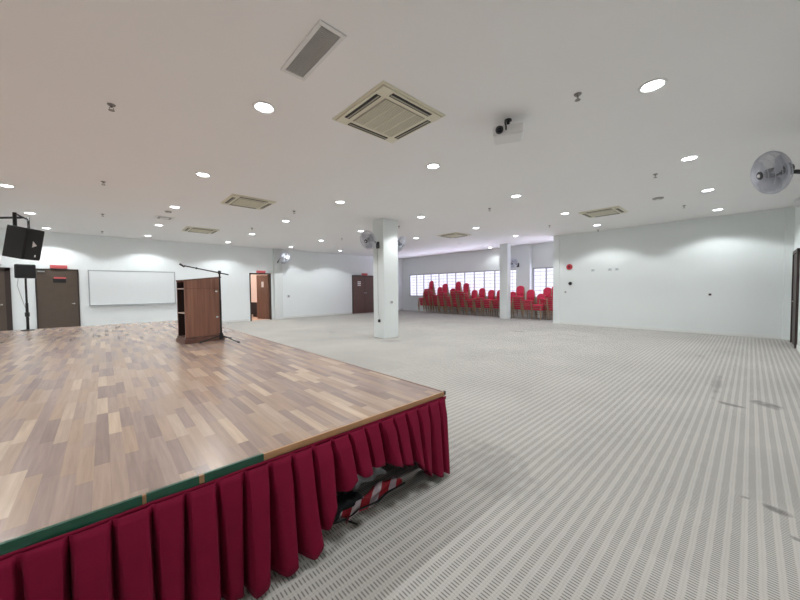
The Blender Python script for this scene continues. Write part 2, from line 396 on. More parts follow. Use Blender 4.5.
# ------------------------------------------------------------------ doors
def exit_sign(par, x, z, y=-0.05):
    MB().box(x - .19, x + .19, y - .03, y + .05, z, z + .11).build('exit_sign', 'exit_red', par, bevel=.01)['label'] = 'plain red sign box above the door'
def lever(par, x, z, y, side):
    mb = MB().lathe([(.001, 0), (.026, 0), (.026, .012), (.012, .014), (.012, .045), (.001, .045)], 16, (x, y, z), Matrix.Rotation(PI / 2, 4, 'X').to_3x3())
    mb.tube([(x, y - .045, z), (x + .055 * side, y - .05, z)], .013, 8)
    mb.build('door_handle', 'chrome', par, smooth=True)
def closed_door(name, x0, x1, zt, leafmat, label, y=YB, hs=1, hx=None, sign=None, fw=.06, flip=False):
    cx = (x0 + x1) / 2; w = (x1 - x0) / 2
    r = sempty(name, (cx, y, 0), PI if flip else 0, label)
    fm = MB().box(-w, -w + fw, -.035, 0, 0, zt).box(w - fw, w, -.035, 0, 0, zt).box(-w, w, -.035, 0, zt - fw, zt)
    fm.build('door_frame', 'dark_frame', r, bevel=.004)
    return r, w, fw
r, w, fw = closed_door('door_1', -3.0, -2.03, 2.11, 'dark_wood_door', 'brown door at the far left edge', fw=.11)
MB().box(-w + fw, w - fw, -.02, 0, .005, 2.0).build('door_leaf', 'dark_wood_door', r); lever(r, w - fw - .08, 1.0, -.02, -1)
r, w, fw = closed_door('door_2', -1.54, -.58, 2.10, 'dark_wood_door', 'brown door left of the whiteboard', fw=.035)
MB().box(-w + fw, w - fw, -.02, 0, .005, 2.065).build('door_leaf', 'dark_wood_door', r); lever(r, w - fw - .09, .98, -.02, -1)
exit_sign(r, .04, 2.11)
MB().box(-.10, .19, -.028, -.02, 1.66, 1.79).build('name_plate', 'black_plastic', r)
MB().box(-.08, .19, -.03, -.02, 1.79, 1.84).build('red_strip', 'exit_red', r)
MB().box(-.42, -.27, -.06, -.02, 1.99, 2.03).build('door_closer', 'alu', r, bevel=.005)
# ajar door with the lit room behind
r = sempty('door_3', ((DX0 + DX1) / 2, YB, 0), label='brown door standing ajar onto a peach room'); w = (DX1 - DX0) / 2
MB().box(-w, -w + .05, -.02, T, 0, DZ).box(w - .05, w, -.02, T, 0, DZ).box(-w, w, -.02, T, DZ - .05, DZ).build('door_frame', 'dark_frame', r, bevel=.004)
th = math.radians(72); mx = Matrix.Translation((w - .05, .12, 0)) @ Matrix.Rotation(-th, 4, 'Z')
MB().box(-.84, 0, -.02, .02, .01, DZ - .055, mx).build('door_leaf', 'door_wood', r)
MB().box(-.50, -.34, -.024, -.02, 1.50, 1.76, mx).build('paper_notice', 'paper', r)
exit_sign(r, .03, DZ + .005, -.03)
# double door
r, w, fw = closed_door('door_4', 10.2, 11.93, 2.15, 'red_wood_door', 'double brown doors left of the big pillar', fw=.05)
for s in (-1, 1):
    a, b_ = (-w + fw, -.012) if s < 0 else (.012, w - fw)
    MB().box(a, b_, -.022, 0, .005, 2.10).build('door_leaf', 'red_wood_door', r)
    lever(r, .05 * s, 1.15, -.022, s)
MB().box(-.012, .012, -.016, 0, 0, 2.10).build('door_gap', 'dark_frame', r)
for z in (1.56, 1.66, 1.75): MB().box(-.5, -.28, -.026, -.02, z, z + .06).build('paper_notice', 'paper', r)
exit_sign(r, .0, 2.155, -.02)
# right-hand door on the near wall
r = sempty('door_5', (11.40, YN, 0), PI, 'dark brown door at the right edge'); w = .57
MB().box(-w, -w + .07, -.04, 0, 0, 2.13).box(w - .07, w, -.04, 0, 0, 2.13).box(-w, w, -.04, 0, 2.06, 2.13).build('door_frame', 'dark_frame', r)
MB().box(-w + .07, w - .07, -.02, 0, .005, 2.06).build('door_leaf', 'dark_frame', r); lever(r, w - .15, 1.0, -.02, -1)

# side room behind the ajar door
struct(MB().box(3.6, 6.9, YB + T, 18.4, -0.1, 0.0).build('floor_side_room', 'orange_floor'))
struct(MB().box(3.6, 6.9, 18.4, 18.5, 0, 2.7).box(3.5, 3.6, YB + T, 18.5, 0, 2.7).box(6.9, 7.0, YB + T, 18.5, 0, 2.7).build('wall_side_room', 'peach_wall'))
struct(MB().box(3.5, 7.0, YB + T, 18.5, 2.7, 2.8).build('ceiling_side_room', 'ceiling_paint'))
t = thing('office_desk', 'dark desk seen through the ajar door', 'desk', (5.30, 17.2, 0))
MB().box(-.45, .45, -.3, .3, .72, .75).build('desktop', 'desk_dark', t); MB().box(-.43, -.40, -.28, .28, 0, .72).build('side_panel', 'desk_dark', t)
MB().box(.40, .43, -.28, .28, 0, .72).build('side_panel', 'desk_dark', t); MB().box(-.40, .40, -.26, -.24, .15, .72).build('front_panel', 'desk_dark', t)
t = thing('monitor', 'black monitor standing on the dark desk in the side room', 'monitor', (5.30, 17.2, .75), .3)
MB().box(-.11, .11, -.08, .08, 0, .015).build('base', 'black_plastic', t); MB().box(-.02, .02, .0, .03, .015, .18).build('neck', 'black_plastic', t)
MB().box(-.25, .25, -.02, .015, .12, .43).build('screen', 'black_plastic', t, bevel=.005)
t = thing('ceiling_light', 'round ceiling lamp inside the side room', 'ceiling light', (5.4, 16.3, 2.7))
MB().lathe([(.02, 0), (.16, 0), (.15, -.05), (.02, -.07)], 24).build('diffuser', 'lamp_lens', t, smooth=True)
ld = bpy.data.lights.new('side_room_lamp', 'POINT'); ld.energy = 65; ld.color = (1, .92, .84); ld.shadow_soft_size = .12
lo = bpy.data.objects.new('lamp', ld); C.objects.link(lo); lo.parent = t; lo.location = (0, 0, -.2)

# ------------------------------------------------------------------ ceiling fittings
def spot(par, e):
    l = bpy.data.lights.new('downlight_lamp', 'SPOT'); l.energy = e; l.spot_size = math.radians(132); l.spot_blend = 0.30; l.color = (0.93, 0.975, 1.0); l.shadow_soft_size = 0.08
    o = bpy.data.objects.new('lamp', l); C.objects.link(o); o.parent = par; o.location = (0, 0, -0.03); return o
LE = 70
t0 = thing('downlight', '', 'ceiling light', (0, 0, 0), 0, 'round recessed ceiling downlights')
MB().lathe([(.085, 0.0), (.115, 0.0), (.112, -.008), (.095, -.010), (.085, -.002)], 28).build('trim_ring', 'vent_white', t0, smooth=True)
MB().lathe([(.002, -.001), (.084, -.001), (.078, -.005), (.002, -.007)], 28).build('lens', 'lamp_lens', t0, smooth=True)
spot(t0, LE)
cols = [('over the left side of the stage', [(-1.22, 9.04), (-1.24, 11.78), (-1.19, 14.22)]),
        ("along the stage's right part", [(1.3, 3.49), (1.27, 6.15), (1.26, 8.91), (1.24, 11.62), (1.2, 14.08)]),
        ('just right of the stage', [(3.92, .67), (3.86, 3.4), (3.88, 6.13), (3.79, 8.77), (3.78, 11.5), (3.68, 13.97)]),
        ('level with the big pillar', [(6.53, .66), (6.41, 3.36), (6.31, 6.0), (6.29, 8.71), (6.3, 11.36), (6.21, 13.89)]),
        ('just beyond the big pillar', [(8.97, .62), (8.89, 3.3), (8.80, 5.96), (8.75, 8.59), (8.61, 13.67)]),
        ('beside the bare right wall', [(11.44, .6), (11.3, 3.26), (11.25, 5.91)]),
        ('along the windows', [(13.51, 8.38)])]
first = True
for nm, ps in cols:
    ps = sorted(ps, key=lambda p: p[0] ** 2 + p[1] ** 2)
    for k, p in enumerate(ps):
        lab = 'lit ceiling downlight, %s from camera in the line %s' % (ORD[k] if k else 'first', nm)
        if len(ps) == 1: lab = 'round lit ceiling downlight by the windows, beyond the slim pillar'
        if first: o = t0; o.location = (*p, H); first = False
        else: o = dup(t0, (*p, H))
        o['label'] = lab
        if len(ps) == 1:      # a weak lamp close to the windows
            for c_ in o.children:
                if c_.type == 'LIGHT': c_.data = c_.data.copy(); c_.data.energy = LE * .3
# one lamp of the grid is switched off
o = thing('downlight', 'unlit ceiling downlight left of the slim pillar, near the window wall', 'ceiling light', (11.28, 8.45, H), 0, None)
MB().lathe([(.085, 0.0), (.115, 0.0), (.112, -.008), (.095, -.010), (.085, -.002)], 28).build('trim_ring', 'vent_white', o, smooth=True)
MB().lathe([(.002, -.001), (.084, -.001), (.078, -.005), (.002, -.007)], 28).build('lens', 'proj_white', o, smooth=True)
# the same grid carries on outside the frame
for p in [(-1.22, 6.2), (-1.22, 3.45), (-1.22, .8), (1.3, .75), (-3.7, 3.45), (-3.7, 6.2), (-3.7, 9.0), (-3.7, 11.7), (-3.7, 14.1), (13.6, 3.4)]:
    o = dup(t0, (*p, H)); o['label'] = 'round lit ceiling downlight outside the photographed view'; o['group'] = 'downlights outside the view'

# air conditioning cassettes
def cassette():
    t = thing('air_conditioner', '', 'air conditioner', (0, 0, H), 0, 'square ceiling air conditioners')
    s = .45; MBp = MB()
    MBp.box(-s, s, -s, s, -.008, 0); MBp.box(-s + .03, s - .03, -s + .03, s - .03, -.026, -.008)
    MBp.build('panel', 'ac_beige', t, bevel=.006)
    g = MB().box(-.285, .285, -.285, .285, -.034, -.0262)
    gr = g.build('intake_grille', 'ac_grille', t, bevel=.004)
    rb = MB()
    for i in range(27): y = -.27 + i * .0207; rb.box(-.27, .27, y - .004, y + .004, -.038, -.034)
    for x in (-.14, 0, .14): rb.box(x - .006, x + .006, -.28, .28, -.039, -.034)
    rb.build('grille_ribs', 'ac_beige', gr)
    for k in range(4):
        m = Matrix.Rotation(k * PI / 2, 4, 'Z')
        o = MB().box(-.28, .28, -.395, -.335, -.030, -.0262, m).build('air_slot', 'ac_dark', t)
        MB().box(-.275, .275, -.368, -.352, -.035, -.030, m).build('louvre', 'ac_grille', o)
    return t
ac = cassette()
acs = [(2.40, 2.77, 'square beige ceiling air conditioner nearest the camera, large in view'), (2.38, 7.42, 'square beige ceiling air conditioner above the stage, middle distance'),
       (2.32, 11.76, 'square ceiling air conditioner far back, above the lectern'), (9.48, 2.60, 'square beige ceiling air conditioner near the top of the bare right wall'),
       (9.33, 7.25, 'square ceiling air conditioner between the big and slim pillars')]
for i, (x, y, l) in enumerate(acs):
    o = ac if i == 0 else dup(ac); o.location = (x, y, H); o['label'] = l

t = thing('ceiling_vent', 'long narrow grey ceiling grille with white frame beside the nearest light', 'vent', (1.30, 2.45, H))
fr = MB().box(-.112, .112, -.35, -.315, -.012, 0).box(-.112, .112, .31, .35, -.012, 0).box(-.112, -.08, -.315, .31, -.012, 0).box(.08, .112, -.315, .31, -.012, 0)
fr.build('frame', 'vent_white', t, bevel=.003)
MB().box(-.08, .08, -.315, .31, -.006, 0).build('backing', 'vent_grey', t)
sl = MB()
for i in range(34): y = -.30 + i * .018; sl.box(-.078, .078, y - .004, y + .004, -.010, -.006)
sl.build('slats', 'vent_grey', t)
t = thing('ceiling_vent', 'small square white ceiling diffuser far off above the lectern', 'vent', (1.23, 10.35, H))
MB().box(-.2, .2, -.2, .2, -.012, 0).build('frame', 'vent_white', t); MB().box(-.14, .14, -.14, .14, -.02, -.012).build('grille', 'vent_grey', t)
MB().box(-.09, .09, -.09, .09, -.026, -.02).build('centre_plate', 'vent_white', t)
def disc(x, y, lab, r=.07):
    t = thing('smoke_detector', lab, 'smoke detector', (x, y, H), 0, 'round ceiling smoke detectors')
    MB().lathe([(.01, 0), (r, 0), (r, -.015), (r * .75, -.03), (.01, -.032)], 20).build('base', 'vent_grey', t, smooth=True)
    MB().lathe([(.01, -.032), (r * .4, -.032), (r * .35, -.042), (.01, -.044)], 16).build('sensor', 'vent_white', t, smooth=True)
disc(1.21, 9.5, 'round grey ceiling detector above the stage, beside a small diffuser')
disc(8.92, 1.4, 'round flat ceiling detector near the three lights at the right', .1)

sk = thing('sprinkler', '', 'sprinkler', (0, 0, H), 0, 'pendent ceiling sprinkler heads')
MB().lathe([(.005, 0), (.036, 0), (.030, -.01), (.012, -.012), (.010, -.03), (.005, -.03)], 16).build('escutcheon', 'sprinkler_metal', sk, smooth=True)
MB().tube([(.014, 0, -.028), (.018, 0, -.042), (.005, 0, -.056)], .003, 6).tube([(-.014, 0, -.028), (-.018, 0, -.042), (-.005, 0, -.056)], .003, 6).build('yoke', 'sprinkler_metal', sk)
MB().lathe([(.003, -.056), (.026, -.057), (.026, -.060), (.003, -.061)], 16).build('deflector', 'sprinkler_metal', sk, smooth=True)
sps = [(.12, 4.47, 'first from the camera in the line over the stage'), (.06, 7.65, 'second from the camera in the line over the stage'), (.05, 10.83, 'third from the camera in the line over the stage'),
       (.04, 13.9, 'farthest in the line over the stage'), (3.53, 1.2, 'right of the projector'), (7.0, 1.14, 'left of the elongated bright light at right'), (10.23, 1.11, 'left of the farthest light by the right wall'),
       (3.47, 7.54, 'right of the middle air conditioner above the stage'), (3.42, 10.4, 'above the ajar door side'), (6.66, 10.43, 'above the double doors, left of the big pillar'),
       (6.91, 4.3, 'between the projector and the slim pillar'), (10.22, 4.25, "left of the right wall's end"), (6.69, 7.29, 'just right of the top of the big pillar'), (12.30, 3.51, 'at the top of the right wall')]
for i, (x, y, l) in enumerate(sps):
    o = sk if i == 0 else dup(sk); o.location = (x, y, H); o['label'] = 'small ceiling sprinkler head ' + l

# projector
t = thing('projector', 'white projector hanging from a short ceiling mount', 'projector', (3.46, 1.91, 3.11), math.radians(-62))
MB().box(-.16, .16, -.12, .12, -.055, .055).build('body', 'proj_white', t, bevel=.015)
ln = MB().lathe([(.005, 0), (.042, 0), (.042, .022), (.030, .024), (.028, .012), (.005, .012)], 24, (-.09, -.12, .0), Matrix.Rotation(PI / 2, 3, 'X')).build('lens_barrel', 'black_plastic', t, smooth=True)
MB().lathe([(.002, .010), (.027, .010), (.018, .019), (.002, .021)], 20, (-.09, -.12, .0), Matrix.Rotation(PI / 2, 3, 'X')).build('lens', 'lens_dark', ln, smooth=True)
MB().box(.02, .12, -.123, -.12, -.03, .02).build('front_vent', 'vent_white', t)
MB().box(-.14, .14, -.11, .11, -.060, -.0555).build('bottom_plate', 'vent_white', t, bevel=.002)
mt = MB().tube([(0, 0, .055), (0, 0, H - 3.11)], .018, 12).lathe([(.01, 0), (.04, 0), (.04, .012), (.01, .012)], 20, (0, 0, H - 3.11 - .014)).box(-.05, .05, -.05, .05, .055, .063)
mt.build('ceiling_mount', 'black_metal', t)
MB().tube([(-.02, -.08, .05), (-.03, -.13, .07), (-.02, -.14, .02), (-.02, -.125, -.01)], .008, 8).build('cable', 'black_plastic', t, smooth=True)

# ------------------------------------------------------------------ fans (axis along local -Y, i.e. blows towards -Y)
def make_fan(name_label, group='wall fans'):
    t = thing('wall_fan', name_label, 'fan', (0, 0, 0), 0, group)
    Rr = .25
    def ring(r, y, n=40): return [(r * math.cos(2 * PI * k / n), y, r * math.sin(2 * PI * k / n)) for k in range(n)]
    g = MB()
    n = 96
    prof_f = [(.045, -.10), (.12, -.095), (.19, -.075), (.235, -.04), (.25, 0)]
    prof_b = [(.06, .10), (.12, .10), (.19, .085), (.235, .045), (.25, 0)]
    for k in range(n):
        a = 2 * PI * k / n
        for pr in (prof_f, prof_b):
            g.tube([(r * math.cos(a), y, r * math.sin(a)) for r, y in pr], .0021, 3)
    for r, y in ((.25, 0), (.251, .008), (.235, -.04), (.19, -.075), (.12, -.095), (.235, .045), (.12, .10)): g.tube(ring(r, y), .0042 if r > .24 else .0022, 5, True)
    g.build('cage', 'fan_silver', t)
    rot = Matrix.Rotation(PI / 2, 3, 'X')
    MB().lathe([(.003, .098), (.05, .098), (.048, .106), (.03, .112), (.003, .114)], 24, (0, 0, 0), rot).build('front_badge', 'fan_dark', t, smooth=True)
    MB().lathe([(.003, .112), (.022, .112), (.018, .119), (.003, .12)], 20, (0, 0, 0), rot).build('badge_centre', 'logo_white', t, smooth=True)
    MB().lathe([(.005, -.09), (.05, -.09), (.055, -.06), (.055, .03), (.04, .045), (.005, .048)], 20, (0, 0, 0), rot).build('hub', 'fan_dark', t, smooth=True)
    for k in range(3):
        a0 = k * 2 * PI / 3 + .4
        def bl(u, v, a0=a0):
            r = .045 + .175 * u; half = .30 + .42 * math.sin(PI * min(u * .85 + .1, 1)); a = a0 + (v - .5) * 2 * half
            return (r * math.cos(a), (v - .5) * .07 * (1 - .3 * u), r * math.sin(a))
        MB().grid(bl, 8, 8).build('blade', 'fan_blade', t, smooth=True, solid=.003)
    MB().lathe([(.005, -.19), (.05, -.19), (.068, -.165), (.07, -.11), (.055, -.092), (.005, -.092)], 20, (0, 0, 0), rot).build('motor', 'fan_dark', t, smooth=True)
    return t
def fan_at(src, pos, normal, label, wallpt, first=False):
    """cage centre at pos, blowing along normal, carried by an arm to wallpt"""
    o = src if first else dup(src)
    nrm = Vector(normal).normalized()
    z = Vector((0, 0, 1)); y = -nrm; x = y.cross(z).normalized(); z2 = x.cross(y)
    mw = Matrix((( x.x, y.x, z2.x), (x.y, y.y, z2.y), (x.z, y.z, z2.z)))
    o.location = pos; o.rotation_euler = mw.to_euler(); o['label'] = label
    inv = mw.inverted(); wl = inv @ (Vector(wallpt) - Vector(pos)); back = Vector((0, .17, 0))
    wn = wl.normalized()
    mid = back + Vector((0, .05, -.0)); knee = Vector((wl.x * .4, max(.2, wl.y * .5), wl.z * .4 ))
    # pivot bracket and arm
    ar = MB().tube([back + Vector((0, -.03, -.05)), back + Vector((0, .05, -.06)), wl], .024, 10)
    ar.tube([back + Vector((0, -.03, -.05)), back + Vector((0, -.03, .03))], .02, 10)
    ar.build('bracket_arm', 'fan_dark', o, smooth=True)
    inv4 = inv
    return o, inv
def wall_plate(o, inv, pos, wallpt, axis):
    pts = MB(); wp = Vector(wallpt)
    hx = {'x': (.02, .05, .09), 'y': (.05, .02, .09)}[axis]
    vs = []
    for dz in (-1, 1):
        for dy in (-1, 1):
            for dx in (-1, 1): vs.append(inv @ (wp + Vector((dx * hx[0], dy * hx[1], dz * hx[2])) - Vector(pos)))
    MB().hexa(vs).build('wall_plate', 'fan_dark', o)
fan0 = make_fan('')
fans = [((5.95, -.135, 2.70), (-.48, .86, -.22), 'large silver wall fan close by at the right edge', (6.30, YN + .02, 2.62), 'y'),
        ((5.24, 6.93, 2.66), (-1, -.25, -.42), 'silver fan on the left side of the big pillar', (5.58, 6.95, 2.56), 'x'),
        ((6.40, 6.93, 2.66), (1, -.35, -.5), "silver fan on the big pillar's right side, partly hidden behind it", (6.14, 6.95, 2.58), 'x'),
        ((6.15, 14.46, 2.83), (.25, -1, -.45), 'silver fan above and right of the ajar door', (6.0, YB - .15, 2.62), 'y'),
        ((13.56, 7.28, 2.47), (-1, -.3, -.45), 'small distant fan on the pilaster between the windows', (13.86, 7.16, 2.38), 'x')]
for i, (pos, nrm, lab, wp, ax) in enumerate(reversed(fans)):
    last = (i == len(fans) - 1)
    o, inv = fan_at(fan0, pos, nrm, lab, wp, first=last)
    wall_plate(o, inv, pos, wp, ax)
    if 'ajar' in lab: o.scale = (1.15, 1.15, 1.15)

t = thing('wall_fixture', 'small white rounded fixture at the right edge, beneath the large fan', 'fixture', (10.6, YN, 3.05)); rt_ = Matrix.Rotation(-PI / 2, 3, 'X')
MB().lathe([(.005, 0), (.075, 0), (.075, .02), (.005, .02)], 20, (0, 0, 0), rt_).build('base', 'vent_white', t, smooth=True)
MB().lathe([(.005, .02), (.10, .02), (.10, .06), (.07, .12), (.005, .135)], 24, (0, 0, 0), rt_).build('dome', 'proj_white', t, smooth=True)
# ------------------------------------------------------------------ pillars
p = tag(MB().box(5.6, 6.12, 6.73, 7.19, 0, H).build('pillar', 'wall_paint', bevel=.006), 'thick square white pillar in mid-room carrying two fans', 'pillar')
p2 = tag(MB().box(12.90, 13.17, 7.14, 7.52, 0, H).build('pillar', 'wall_paint', bevel=.006), 'slim white pillar standing before the chair stacks', 'pillar')
# wall fittings
t = thing('cable', 'thin grey cable running down the left face of the big pillar to a black plug', 'cable')
MB().tube([(5.594, 6.98, 2.48), (5.594, 6.98, 1.2), (5.594, 6.975, .75), (5.594, 6.93, .50)], .005, 6).build('cord', 'vent_grey', t)
MB().box(5.56, 5.598, 6.89, 6.96, .44, .52).build('plug', 'black_plastic', t, bevel=.005)
def plate(lab, x, y, z, ax, m='grey_plate', s=.045):
    t = thing('wall_socket', lab, 'socket', (x, y, z))
    if ax == 'y': MB().box(-s, s, -.012, 0, -s, s).build('faceplate', 'vent_white', t, bevel=.003); MB().box(-s * .6, s * .6, -.018, -.012, -s * .6, s * .6).build('switch', m, t)
    else: MB().box(-.012, 0, -s, s, -s, s).build('faceplate', 'vent_white', t, bevel=.003); MB().box(-.018, -.012, -s * .6, s * .6, -s * .6, s * .6).build('switch', m, t)
plate('grey socket at mid height on the front face of the big pillar', 5.87, 6.73, .99, 'y', s=.05)
plate('small switch on the back wall between the ajar door and double doors', 6.55, YB, 1.06, 'y', s=.07)
plate('small socket low at the left end of the right wall', XR, 4.60, 1.18, 'x', s=.05)
plate('small dark socket halfway along the bare right wall', XR, .77, 1.11, 'x', 'black_plastic', s=.045)
def roundy(name, lab, cat, y, z, r, m1, m2):
    t = thing(name, lab, cat, (XR + .002, y, z)); rt = Matrix.Rotation(-PI / 2, 3, 'Y')
    MB().lathe([(.005, 0), (r, 0), (r, .03), (r * .8, .05), (.005, .055)], 24, (0, 0, 0), rt).build('housing', m1, t, smooth=True)
    MB().lathe([(.004, .055), (r * .45, .055), (r * .35, .066), (.004, .068)], 20, (0, 0, 0), rt).build('centre', m2, t, smooth=True)
roundy('alarm_bell', "round red alarm bell high at the right wall's left end", 'alarm bell', 4.47, 2.09, .105, 'bell_red', 'bell_dark')
roundy('alarm_button', 'small round black unit beneath the red bell', 'alarm', 4.44, 1.49, .06, 'black_plastic', 'black_metal')
for (y, lab) in ((3.71, 'faint grey bracket mark high on the right wall, left one'), (3.2, 'faint grey bracket mark high on the right wall, middle one'), (3.0, 'faint grey bracket mark high on the right wall, right one')):
    t = thing('wall_bracket', lab, 'bracket', (XR, y, 1.93)); MB().box(-.008, 0, -.05, .05, -.04, .04).build('plate', 'mark_grey', t); MB().box(-.014, -.008, -.015, .015, -.015, .015).build('screw', 'grey_plate', t)

# white box above door 1
t = thing('wall_unit', 'white box fixed over the door at the far left edge', 'air conditioner', (-2.62, YB, 2.18))
MB().box(-.45, .45, -.2, 0, 0, .26).build('casing', 'vent_white', t, bevel=.02); MB().box(-.42, .42, -.19, -.05, -.006, 0).build('outlet', 'vent_grey', t)

# whiteboard
t = thing('whiteboard', 'long whiteboard with grey frame on the back wall', 'whiteboard', (.85, YB, .88))
L, h = 1.205, 1.215
MB().box(-L + .03, L - .03, -.02, 0, .03, h - .03).build('board', 'board_white', t)
MB().box(-L, L, -.03, 0, 0, .035).box(-L, L, -.03, 0, h - .03, h).box(-L, -L + .03, -.03, 0, 0, h).box(L - .03, L, -.03, 0, 0, h).build('frame', 'alu', t, bevel=.004)
MB().box(-L + .05, L - .05, -.09, -.03, -.0, .015).build('pen_tray', 'alu', t)

# ------------------------------------------------------------------ stage
SX, SY, SZ, SB = 1.825, 1.512, .592, 10.1
st = thing('stage', 'low wooden stage platform with wood-strip top filling the left side', 'stage', (0, 0, 0))
MB().box(XL + .02, SX - .012, SY + .008, SB, SZ - .025, SZ).build('deck', 'parquet', st)
MB().box(XL + .02, SX - .03, SY + .03, SB - .02, SZ - .09, SZ - .026).build('deck_frame', 'deck_side', st)
MB().box(XL + .02, SX, SY - .004, SY + .008, SZ - .030, SZ + .003).build('front_edge_trim', 'gold_trim', st, bevel=.002)
MB().box(SX - .012, SX, SY + .008, SB, SZ - .030, SZ + .003).build('side_edge_trim', 'brown_trim', st, bevel=.002)
MB().box(SX - .008, SX + .006, SY - .008, SY + .004, SZ - .02, SZ + .006).build('corner_cap', 'black_metal', st)
for x in (-4.2, -2.5, -.7, .7, 1.7):
    for y in (1.75, 4.5, 7.2, 9.9):
        MB().box(x - .03, x + .03, y - .03, y + .03, 0, SZ - .09).build('leg', 'steel_dark', st)
def tape(x0, x1, seed, d0=.040, d1=.040):
    rnd = random.Random(seed); n = max(4, int((x1 - x0) / .03)); vs = []; ph = rnd.random() * 6
    mb = MB(); pts = []
    for i in range(n + 1):
        x = x0 + (x1 - x0) * i / n; dd = d0 + (d1 - d0) * i / n + .003 * math.sin(i * 1.7 + ph)
        pts.append([(x, SY + .010, SZ + .0036), (x, SY - .0065, SZ + .0045), (x, SY - .0075, SZ - dd * .5), (x, SY - .009 - .002 * math.sin(i + ph), SZ - dd)])
    vs = [q for p in pts for q in p]; fs = []
    for i in range(n):
        for j in range(3): fs.append((i * 4 + j, i * 4 + j + 1, i * 4 + j + 5, i * 4 + j + 4))
    mb.add(vs, fs); mb.build('green_tape', 'tape_green', st, solid=.0012)['label'] = 'strip of dark green tape along the front edge'
tape(-1.2, .083, 1, .037, .037); tape(.095, .265, 2, .050, .043); tape(.283, .522, 3, .045, .043)

# stage skirt: pleated maroon cloth round the front and right side
hem = [(-5, .012), (.0, .02), (.35, .03), (.5, .03), (.6, .035), (.70, .045), (.76, .13), (.82, .23), (.88, .29), (.96, .325), (1.10, .315), (1.21, .285), (1.30, .255), (1.41, .22), (1.51, .16), (1.60, .09), (1.67, .04), (1.74, .04), (1.79, .035), (5, .02)]
def interp(tb, x):
    for (a, b), (c, d) in zip(tb, tb[1:]):
        if a <= x <= c: return b + (d - b) * (x - a) / (c - a)
    return tb[-1][1]
def sstep(a, b, x): t = min(1, max(0, (x - a) / (b - a))); return t * t * (3 - 2 * t)
PL = .108
rp = random.Random(3)
PH = [rp.uniform(-.20, .20) for _ in range(200)]
PA = [rp.uniform(.6, 1.4) for _ in range(200)]
def skirt_pt(s, v):
    # s: arc length from the front-left end (x = s until the corner, then along +Y); v: 0 top .. 1 bottom
    k = s / PL; i = int(math.floor(k)); fr = k - i + .0
    i0 = i % 200
    ph = PH[i0] * v
    c = fr + ph * math.sin(PI * fr)
    # box pleat: broad flat face, narrow deep fold
    fold = math.exp(-((min(c, 1 - c)) / (.055 + .07 * v)) ** 2)
    top_d = .006 + .012 * fold * 0
    lift = interp(hem, s) if s < SX else .02
    lg = sstep(.06, .24, lift)
    out = .008 - .030 * fold * sstep(.02, .14, v) + (.028 + .030 * v * (1 - .55 * lg)) * PA[i0] * (1 - fold) * (.45 + .55 * sstep(0, .25, v)) + .012 * v * math.sin(PI * c)
    out += .008 * v * math.sin(s * 9.1 + 1.0)
    xz = s
    zz_top = SZ - .032
    z = zz_top + (lift + .010 * math.sin(s * 37 + PH[i0] * 20) * v * v - zz_top) * v
    out += lg * .030 * v
    # cloth dragged sideways where it is hitched up
    dx = lg * .045 * v * math.sin((s - .8) * 3.4) + .010 * v * math.sin(s * 23)
    # spill wide at the ends of the hitched part
    if .66 < s < .84: dx += .035 * v * v * math.sin(PI * (s - .66) / .18)
    if s <= SX:
        x = s + dx * (1 - sstep(SX - .1, SX, s)); y = SY - .012 - out
        # soften the turn at the corner
        x = min(x, SX - .034 + .024 * v)
        if s > SX - .03: y = SY - .012 - out * .5 - .012
        return (x, y, z)
    return (SX - .016 + out * .30, SY + (s - SX) + .0, z)
def skirt_mesh(s0, s1):
    nu = int((s1 - s0) / .0075); nv = 16
    return MB().grid(lambda u, v: skirt_pt(s0 + (s1 - s0) * u, v), nu, nv)
sk_ = thing('stage_skirt', "maroon pleated cloth skirt hanging round the stage's edge, hitched up near the corner", 'skirt')
skf = skirt_mesh(-1.6, SX + 3.2).build('drape', 'maroon', sk_, smooth=True, solid=.002)
skf2 = MB().grid(lambda u, v: (-1.6 + (SX + 1.6) * u, SY - .0135 - .004 * math.sin(u * 60), SZ - .026 - .022 * v), 60, 2).build('heading_band', 'maroon', sk_, smooth=True, solid=.003)

# bits poking from under the hitched skirt
def crumple(name, m, x0, x1, y0, y1, hgt, seed, lab, cat, par=None, nu=28, nv=14, skew=0.0, base=.004):
    rnd = random.Random(seed); a, b_, c_, d_ = [rnd.uniform(0, 6) for _ in range(4)]
    cx, cy = (x0 + x1) / 2, (y0 + y1) / 2
    def fn(u, v):
        x = x0 + (x1 - x0) * u - cx; y = y0 + (y1 - y0) * v - cy + skew * (u - .5)
        e = (math.sin(PI * u) * math.sin(PI * v)) ** .4
        z = hgt * e * (.62 + .22 * math.sin(u * 9 + a + v * 5) + .16 * math.sin(v * 11 + b_ - u * 6)) + .004 * math.sin(u * 30 + c_) * e
        return (x + .012 * math.sin(v * 9 + c_), y + .014 * math.sin(u * 13 + d_), max(z, 0))
    def fb(u, v):
        p = fn(u, v); return (p[0], p[1], -.001)
    o = MB().grid(fn, nu, nv).build(name, m, None, smooth=True, solid=.002)
    o.location = (cx, cy, base + .002); tag(o, lab, cat); return o
crumple('striped_cloth', 'striped', 1.0, 1.50, 1.585, 1.695, .035, 5, 'red and white striped cloth lying under the hitched stage skirt', 'cloth', skew=.06)
crumple('white_bag', 'white_cloth', 1.20, 1.48, 1.79, 1.99, .12, 8, 'crumpled white bag lying under the stage behind the striped cloth', 'bag')
crumple('black_cloth', 'black_cloth', .92, 1.18, 1.62, 1.80, .07, 11, 'black bundle lying left of the white bag under the stage', 'cloth')
cb = MB().tube([(.93, 1.60, .008), (1.02, 1.575, .008), (1.10, 1.59, .012), (1.17, 1.555, .03), (1.24, 1.57, .012), (1.34, 1.60, .01), (1.5, 1.60, .008)], .006, 8)
